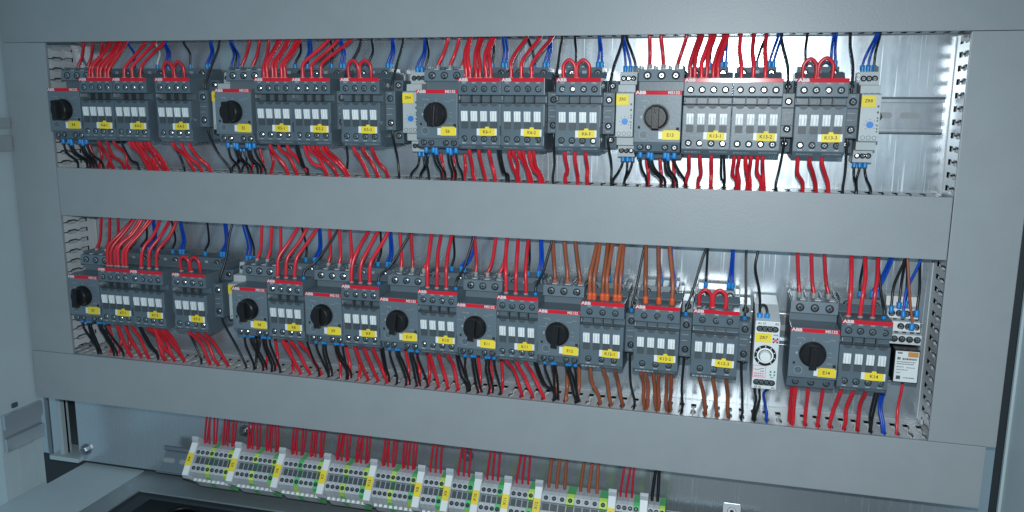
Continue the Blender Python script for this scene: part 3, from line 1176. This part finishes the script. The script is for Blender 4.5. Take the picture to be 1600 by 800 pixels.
def coil_wires(mk, a1='k', a2=2, fourth=None, la=0.0, lb=0.0):
    """wires into the coil terminals behind the poles"""
    x, row, kind = DEV[mk]
    T = TOPV[row]
    if a1:
        x0 = x - (1.0 if not mk in JUMP else 12.5)
        la = snap(x0 + la + par(x), row, 1) - x0
        pts = [(x0, row + 42, -32), (x0, row + 52, -32), (x0 + la * .5 + j(.6), row + 64, -32), (x0 + la, row + T + 1, ZS - 2), (x0 + la, row + T + 18, -24)]
        wire(a1, pts, 1.3, '%s control wire into the left coil terminal of contactor %s' % (CN[a1], mk), GK, 'ferrule', 8.5, 2.1)
    for k in range(a2):
        s = (-1.9, 1.9)[k] if a2 == 2 else 0.0
        x0 = x + 12.8 + s
        e = snap(x + 12.8 + lb + par(x), row, 1) + s * .55 - x0
        pts = [(x0, row + 42, -31), (x0, row + 52, -31), (x0 + e * .5, row + 64, -31), (x0 + e, row + T + 1, ZS - 1), (x0 + e + s * .3, row + T + 18, -24)]
        wire('b', pts, 1.35, '%sblue wire into the right coil terminal of contactor %s' % (('left ', 'right ')[k] if a2 == 2 else '', mk), GK,
             'ferrule', 9.5, 2.15)
    if fourth:
        x0 = x + 16.4
        e = snap(x0 + fourth + par(x), row, 1) - x0
        pts = [(x0, row + 31, 6), (x0, row + 42, 4), (x0 + e * .35, row + 54, -6), (x0 + e * .9, row + T - 8, -17), (x0 + e, row + T + 2, ZS), (x0 + e, row + T + 18, -24)]
        wire('k', pts, 1.3, 'black wire into the fourth top terminal of contactor ' + mk, GK, 'ferrule', 4.5, 2.1)


def fourth_bottom(mk, n, dx):
    x, row, _ = DEV[mk]
    B = BOTV[row]
    for k in range(n):
        x0 = x + 15.5 + k * 2.8
        e = snap(x + 16 + dx + par(x), row, 0) + k * 2.4 - 1.2 - x0
        pts = [(x0, row - 34, 5), (x0, row - 44, 2), (x0 + .4 * e + j(1), row + B * .5 - 26, -10), (x0 + e + j(), row + B + 5, ZS + 2), (x0 + e, row + B - 20, ZS)]
        wire('k', pts, 1.3, '%sblack wire under the fourth bottom terminal of contactor %s' % (('left ', 'right ')[k] if n == 2 else '', mk), GK)


def aux_wires(mk, up, down):
    x, row, _ = DEV[mk]
    x += 28.4
    T, B = TOPV[row], BOTV[row]
    if up is not None:
        e = snap(x + up + par(x), row, 1) - x
        ferr = 'ferrule' if mk.startswith('K12') else None
        pts = [(x - .8, row + 19, -2), (x - .6, row + 28, -2), (x + e * .25 + j(), row + 46, -8), (x + e * .8 + j(), row + T - 12, -15), (x + e, row + T + 1, ZS), (x + e, row + T + 18, -23)]
        wire('k', pts, 1.35, 'black wire down into the top of the auxiliary contact beside ' + mk, GK, ferr, 5, 2.1)
    if down is not None:
        e = snap(x + down + par(x), row, 0) - x
        pts = [(x - .8, row - 20, -2), (x - .8, row - 30, -3), (x + e * .3 + j(2), row + B * .6 - 8, -14 + j(4)), (x + e + j(), row + B + 6, ZS + 2), (x + e, row + B - 2, ZS), (x + e, row + B - 20, ZS)]
        wire('k', pts, 1.35, 'black wire hanging from the bottom of the auxiliary contact beside ' + mk, GK)


def jumpers(mk):
    x, row, _ = DEV[mk]
    xs = (-17.0, -4.6, 8.4)
    for k in range(2):
        a, c = x + xs[k] + k * 1.2, x + xs[k + 1] - (1 - k) * 1.4
        m = (a + c) / 2
        h = row + 46 + j(.6)
        pts = [(a, row + 31, 9), (a - .5, row + 41, 10), (a + .6, h + 1.5, 10.5), (m, h + 5.6, 11), (c - .6, h + 1.5, 10.5), (c + .5, row + 41, 10), (c, row + 31, 9)]
        wire('r', pts, 1.95, 'short red jumper arching over contactor %s, the %s one' % (mk, ('left', 'right')[k]), 'short red star point jumpers',
             'greyferrule', 3.4, 2.4)


def relay_wires(mk, top=('b', 'b', 'k'), lt=(2, 3, 4), bot=3, lb=(-4, -3, -5)):
    for m_, x, row, _ in RELAYS:
        if m_ == mk:
            break
    T, B = TOPV[row], BOTV[row]
    for k, q in enumerate((-5, 0, 5)):
        if k < len(top) and top[k]:
            e = snap(x + lt[1] + par(x), row, 1) - x - q + (k - 1) * 1.9
            pts = [(x + q, row + 39, -36), (x + q, row + 50, -36), (x + q + e * .5, row + 62, -35), (x + q + e, row + T + 1, ZS - 2), (x + q + e, row + T + 18, -25)]
            wire(top[k], pts, 1.25, '%s wire in the %s top terminal of slim relay %s' % (CN[top[k]], ORD[3][k], mk), GK, 'ferrule', 8.5, 2.2)
        if k < bot:
            e = snap(x + q * .9 + lb[k] + par(x), row, 0) - x - q
            pts = [(x + q, row - 42, -38), (x + q, row - 52, -38), (x + q + e * .5, row - 62, -37), (x + q + e, row + B + 2, ZS - 2), (x + q + e, row + B - 18, -24)]
            wire('k', pts, 1.35, 'black wire in the %s bottom terminal of slim relay %s' % (ORD[3][k], mk), GK, 'ferrule', 8.5, 2.3)


# upper row
starter_wires('E4', 'r', -2, -3, -2)
starter_wires('E5', 'r', 1, 0, -5)
starter_wires('E6', 'r', (5, 3, 0), -1, -2)
starter_wires('E13', 'r', (-3, -6, 5), 2, 4)
pole_top('K4-1', 'r', 3, True, 4)
pole_top('K4-2', 'r', 2, False, 2)
pole_top('K5-1', 'r', 2, True, 0)
pole_top('K5-2', 'r', 10, False, -1)
pole_top('K6-1', 'r', -3, True, -3)
pole_top('K6-2', 'r', 5, False, -1)
pole_top('K13-1', 'r', 4, True, -1)
pole_top('K13-2', 'r', 3, False, -1)
for mk in ('K4-3', 'K5-3', 'K6-3', 'K13-3', 'K7-3', 'K12-3'):
    jumpers(mk)
pole_bot('K4-1', 'r', -6)
pole_bot('K4-2', 'r', -2, True)
pole_bot('K4-3', 'r', 5)
pole_bot('K5-1', 'r', 8)
pole_bot('K5-2', 'r', 5, True)
pole_bot('K5-3', 'r', 5)
pole_bot('K6-1', 'r', 3)
pole_bot('K6-2', 'r', -1, True, pinch=1.3)
pole_bot('K6-3', 'r', 0)
pole_bot('K13-1', 'r', 4)
pole_bot('K13-2', 'r', -1, True, pinch=1.6)
pole_bot('K13-3', 'r', 9)
for mk, a1, n, la, lb in (('K4-1', None, 1, 0, -3), ('K4-2', 'w', 2, 4, -2), ('K4-3', 'k', 2, -2, 0), ('K5-1', 'k', 2, 0, 0), ('K5-2', 'k', 2, 2, 2),
                          ('K5-3', 'k', 2, 0, 0), ('K6-1', 'k', 2, 0, -1), ('K6-2', 'k', 2, -2, -2), ('K6-3', 'k', 2, -1, -1),
                          ('K13-1', 'k', 2, 3, 3), ('K13-2', 'k', 2, 2, 2), ('K13-3', 'k', 2, 1, -2)):
    coil_wires(mk, a1, n, None, la, lb)
for mk, n, dx in (('K4-1', 1, -3), ('K5-1', 2, 0), ('K6-1', 2, 3), ('K13-1', 2, -1)):
    fourth_bottom(mk, n, dx)
for mk, up, dn in (('K4-2', None, 2), ('K4-3', -3, 2), ('K5-2', 6, -8), ('K5-3', 4, -4), ('K6-2', 4, -4), ('K6-3', 4, -3), ('K13-2', -9, -7), ('K13-3', 1, 2)):
    aux_wires(mk, up, dn)
relay_wires('ZR3', ('b', 'k', 'b'), (2, 1, 3))
relay_wires('ZR4', ('b', 'b', 'k'), (3, 0, 0))
relay_wires('ZR5', ('b', 'b', 'k'), (2, -1, -1), 3, (-7, -4, -7))
relay_wires('ZR8', ('b', 'b', 'k'), (6, 2, -1), 3, (4, 1, 5))

# lower row
starter_wires('E7', 'r', 3, -2, -4)
starter_wires('E8', 'r', (2, -2, -4), -1, -5)
starter_wires('E9', 'r', (1, -3, -6), 0, -3)
starter_wires('E10', 'r', (0, -4, 1), 0, -2)
starter_wires('E11', 'r', (-1, 4, 0), 1, -1)
starter_wires('E12', 'o', (0, -3, -6), 2, 2, 2.15)
starter_wires('E14', 'r', (1, -1, -4), 6, 0)
pole_top('K7-1', 'r', 6, True, 3)
pole_top('K7-2', 'r', 8, False, 4)
pole_top('K8', 'r', 12, False, 2)
pole_top('K9', 'r', 3, False, 1)
pole_top('K10', 'r', -1, False, -1)
pole_top('K11', 'r', -3, False, -1)
XB = (-13.0, 0.5, 13.5)
pole_top('K12-1', 'o', 4, True, 0, 2.1, 'redferrule', XB)
pole_top('K12-2', 'o', -4, False, -1, 2.2, 'redferrule', XB)
pole_top('K14', 'r', 2, False, 1)
pole_bot('K7-1', 'r', -6)
pole_bot('K7-2', 'r', -2, True)
pole_bot('K7-3', 'r', 6)
pole_bot('K8', 'r', 6)
pole_bot('K9', 'r', 7)
pole_bot('K10', 'r', 3)
pole_bot('K11', 'r', 7)
pole_bot('K12-1', 'o', 8, False, 2.1, 0, XB)
pole_bot('K12-2', 'o', 1, True, 2.0, 1.6, XB)
pole_bot('K12-3', 'o', 4, False, 2.1, 0, XB)
pole_bot('K14', 'r', 4)
for mk, a1, n, la, lb, f4 in (('K7-1', 'k', 2, 6, 4, None), ('K7-2', 'k', 2, 4, 2, None), ('K7-3', 'k', 2, 2, 2, None), ('K8', 'k', 2, 0, 0, 22),
                              ('K9', 'k', 2, 0, -1, 18), ('K10', 'k', 2, 0, 7, 12), ('K11', 'k', 2, -3, 6, 12), ('K12-1', 'k', 1, -2, 0, None),
                              ('K12-2', 'b', 1, -2, -2, None), ('K12-3', 'k', 2, -1, -3, None), ('K14', 'k', 2, -2, 7, -5)):
    coil_wires(mk, a1, n, f4, la, lb)
for mk, n, dx in (('K7-1', 2, 2), ('K8', 1, 0), ('K9', 2, -2), ('K10', 2, 3), ('K11', 2, 14), ('K14', 2, 2)):
    fourth_bottom(mk, n, dx)
for mk, up, dn in (('K7-2', None, 8), ('K7-3', 6, 10), ('K12-1', 4, -2), ('K12-2', 16, 2), ('K12-3', 1, 3)):
    aux_wires(mk, up, dn)
relay_wires('ZR6', ('b', 'b', 'k'), (-3, -4, -6), 3, (2, 3, 1))

# wires of the wide timer relay, of the small relay and a few crossing ones
R2 = ROW2
wire('k', [(834.5, R2 + 27, 26), (834.5, R2 + 35, 24), (833.5, R2 + 52, 8), (829, R2 + 72, -14), (831.25, R2 + 92, ZS), (831.25, R2 + 108, -22)], 1.4,
     'black wire down into the first top terminal of the wide white relay ZR7', GK, 'ferrule', 7.5, 2.6)
wire('k', [(841.0, R2 + 27, 26), (841.3, R2 + 35, 25), (840, R2 + 40.5, 22), (837, R2 + 42, 20), (834.5, R2 + 40, 21)], 1.4,
     'short black loop joining two top terminals of the wide white relay ZR7', GK, 'ferrule', 7.5, 2.6)
for k, (q, e) in enumerate(((-6.5, 5), (-2.0, 3))):
    wire('k', [(842 + q, R2 - 40, 4), (842 + q, R2 - 52, 2), (842 + q + e * .5, R2 - 66, -12), (837.5 + k * 2.4 - 1.2, R2 - 86, ZS), (837.5, R2 - 108, ZS)], 1.4,
         '%s black wire under the wide white relay ZR7' % ('left', 'right')[k], GK)
wire('b', [(851, R2 - 40, 2), (850, R2 - 48, 0), (845, R2 - 58, -10), (848, R2 - 74, -20), (850, R2 - 86, ZS), (850, R2 - 108, ZS)], 1.4,
     'blue wire kinking away under the wide white relay ZR7', GK)
for k, (c, q, v, d, e, n) in enumerate((('k', -11.4, 33, -25, 3, 'black wire into the far left upper screw of the white relay socket'),
                                        ('k', -3.6, 36, -30, 2, 'black wire into the middle upper screw of the white relay socket'),
                                        ('b', -1.0, 30, -20, 4, 'dark blue wire into the centre of the white relay socket'),
                                        ('o', 5.4, 20, -10, -6, 'brown wire reaching the second screw row of the white relay socket'),
                                        ('k', 11.4, 31, -22, 2, 'black wire into the far right upper screw of the white relay socket'),
                                        ('k', 2.4, 38, -31, 0, 'black wire hidden behind the brown one at the white relay socket'))):
    x = 972.0 + q
    wire(c, [(x, R2 + v - 1, d), (x + .2, R2 + v + 9, d - 2), (x + e * .5, R2 + v + 28, d - 4), (snap(x + e, ROW2, 1), R2 + 92, ZS), (x + e, R2 + 108, -24)], 1.35, n, GK, 'ferrule', 7, 2.4)
for k, s in enumerate((-1.4, 1.4)):
    wire('b', [(960 + s, R2 - 32, -22), (960 + s, R2 - 45, -22), (959 + s * .6, R2 - 66, -26), (962.5 + s * .6, R2 - 86, ZS), (962.5, R2 - 108, ZS)], 1.5,
         '%s of two blue wires below the white relay socket' % ('left', 'right')[k], GK)
wire('r', [(977, R2 - 34, -24), (977, R2 - 46, -24), (976, R2 - 66, -28), (975, R2 - 86, ZS), (975, R2 - 108, ZS)], 1.5,
     'single thin red wire below the white relay socket', GT)

# ================================================================ terminal strip on its tilted rail
TILT = math.radians(36.0)
CA, SA = math.cos(TILT), math.sin(TILT)
RV, RD = -578.0, -40.0


def tilt_thing(name, label, cat, x, group=None):
    t = thing(name, label, cat, x, RV, RD, group)
    t.rotation_euler.x = -TILT
    return t


def tp(x, w, n):
    """point in the tilted frame to row coordinates"""
    return (x, RV + w * CA + n * SA, RD - w * SA + n * CA)


t = tilt_thing('mounting_rail', 'tilted din rail below the ducts carrying the terminal strip', 'din rail', 92.0, 'zinc top hat rails')
part('rail', rail_mesh(760.0), t)


def angle_foot(x, label):
    b = MB(0)
    pr = [(RV + 20 * CA, RD - 20 * SA), (RV - 20 * CA, RD + 20 * SA), (RV - 20 * CA - 4, RD + 20 * SA - 3), (RV - 24, -59.5), (RV + 30, -59.5)]
    b.prism([(v - RV, d - RD) for v, d in pr], -9, 9)
    o = thing('support_bracket', label, 'bracket', x, RV, RD, 'wedge feet under the tilted rail', b.mesh('support_bracket', 'rail', 0.4))
    o.location.y += 0.0006
    return o


angle_foot(170.0, 'zinc wedge foot under the left end of the tilted rail')
angle_foot(822.0, 'zinc wedge foot under the right end of the tilted rail')
c = tilt_thing('rail_clamp', 'bright clamp with socket screw at the right end of the tilted rail', 'clamp', 822.0)
part('clip', MB(0).box(-9.5, 9.5, 8, 35, 1.2, 3.2).mesh('clip', 'relay', 0.3), c)
sb = part('socket_screw', MB(0).disc(0, 0, 0, 2.5, 5.2, 4.6, 24).mesh('socket_screw', 'rail', 0.3), c, 0, 26, 3.2)
part('recess', MB(0).disc(0, 0, 2.4, 2.7, 2.2, 2.2, 6).mesh('recess', 'hole'), sb)


def term_body(w, kind, seed):
    b = MB(0)
    h = w / 2 - 0.12
    r = random.Random(seed)
    b.prism([(-27, 6), (-27, 12), (-24, 24), (-19, 35), (-15.5, 40.5), (-5, 42), (-4.2, 37), (4.2, 37), (5, 42), (13, 42), (17, 40), (28, 27), (30, 12), (27, 6)], -h, h)
    if kind == 'pe':
        for k, (ring) in enumerate(b.F):
            if k < 2:
                b.I[k] = 0
        for k in range(2, len(b.F)):
            b.I[k] = 1 if r.random() < 0.5 else 0
        m = ['pegreen', 'peyellow']
    else:
        m = ['term']
    b.cur = len(m)
    b.box(-h + 0.5, h - 0.5, -3.9, 3.9, 37.0, 37.5)
    b.cur += 1
    b.box(-h * 0.62, h * 0.62, -24.6, -21.4, 24.5, 30.5)
    return b.mesh('body', m + ['slate', 'white'], 0.0)


def term_screw(parent, w, n, r):
    o = part('screw', screw_mesh(r), parent, 0, w, n)
    o.rotation_euler.y = rng.uniform(0, 3)
    return o


def terminal(x, w, kind, label, group):
    t = tilt_thing('terminal_block', label, 'terminal block', x, group)
    sd = rng.randint(0, 3) if kind == 'pe' else 0
    part('body', cached(('tb', w, kind, sd), lambda: term_body(w, kind, sd)), t)
    r = min(1.55, w * 0.24)
    rec = cached(('trec', w), lambda: MB(0).disc(0, 0, -.5, 0.12, r + .55, r + .55, 14).mesh('screw_recess', 'hole'))
    for q in (9.4, -10.4):
        term_screw(t, q, 42.2 if q > 0 else 41.6, r)
    return t


def end_marker(x, mark, label):
    t = tilt_thing('end_bracket', label, 'end bracket', x, 'white end brackets of the terminal strip')
    b = MB(0)
    b.prism([(-24, 6), (-24, 38), (-21, 42), (20, 42), (24, 46), (27.5, 46), (27.5, 36), (24, 6)], -4.6, 4.6)
    part('body', cached('eb_body', lambda: b.mesh('body', 'term', 0.5)), t)
    m = part('marker', cached('eb_mk', lambda: MB(0).box(-4.0, 4.0, -21, 20, 0, 1.6).mesh('marker', 'white', 0.3)), t, 0, 0, 42.0)
    part('label_plate', cached('eb_lb', lambda: MB(0).box(-3.95, 3.95, -8, 8, 0, 0.8).mesh('label_plate', 'yellow', 0.2)), m, 0, -1, 1.4)
    part('lettering', text_mesh(mark, 5.0, 'ink', 0.05, 1.0, math.pi / 2), m, 0, -1, 2.35)
    return t


BRK = [159.4, 221.6, 283.4, 344.6, 405.6, 466.6, 501.6, 537.0, 572.4, 609.0, 692.6, 727.6]
NAMES = ['X4', 'X5', 'X6', 'X7', 'X13', 'X8', 'X9', 'X10', 'X11', 'X12', 'X14', 'X15']
GROUPS = ['ggge' * 2] * 5 + ['ggge'] * 4 + ['ggge' * 2, 'ggge', 'gge']
NTH = ('first', 'second', 'third', 'fourth', 'fifth', 'sixth', 'seventh', 'eighth')
TW = 'thin wires dropping to the terminal strip'
for gi, (bx, nm, gr) in enumerate(zip(BRK, NAMES, GROUPS)):
    end_marker(bx, nm, 'white end bracket with yellow label reading %s on the terminal strip' % nm if gi < 11 else
               'white end bracket nearest the right end of the terminal strip')
    x1 = (BRK[gi + 1] if gi + 1 < len(BRK) else 751.0 + 4.8) - 4.8
    x0 = bx + 4.8
    w = (x1 - x0) / len(gr)
    w = round(w, 1)
    for k, kind in enumerate(gr):
        x = x0 + (k + .5) * (x1 - x0) / len(gr)
        if kind == 'g':
            lb = 'grey terminal block, %s to the right of end bracket %s' % (NTH[k], nm)
        else:
            lb = 'green and yellow earth terminal, %s to the right of end bracket %s' % (NTH[k], nm)
        terminal(x, w, 'pe' if kind == 'e' else 'g', lb, 'terminal blocks on the tilted rail')
        if kind == 'g':
            col = 'o' if nm == 'X12' else ('k' if nm == 'X15' else 'c')
            lean = (rng.uniform(1, 4) if nm != 'X15' else 1.5 - 2.5 * k) + (1.6 - (k % 4)) * 1.5
            a = tp(x, 22, 33)
            q = [a, tp(x + .2, 29, 38)]
            ev = -488.0
            mid = Vector(q[1]).lerp(Vector((x + lean, ev, -30)), .5)
            q += [(mid.x + j(.8), mid.y, mid.z + j(1)), (x + lean, ev - 4, -30 + j(3)), (x + lean, ev + 14, -31)]
            wire(col, q, 1.3 if col == 'c' else 1.9, '%s wire dropping into the %s terminal right of end bracket %s' % (CN[col], NTH[k], nm), TW)
            if len(gr) == 8 and col == 'c' and k % 4 != 1:
                q2 = [(p_[0] + 1.3 + (i * .9), p_[1], p_[2] - 2.2) for i, p_ in enumerate(q)]
                wire(col, q2, 1.1, 'second thin red wire behind the %s terminal right of end bracket %s' % (NTH[k], nm), TW, seen=.3)


build_wires(300)
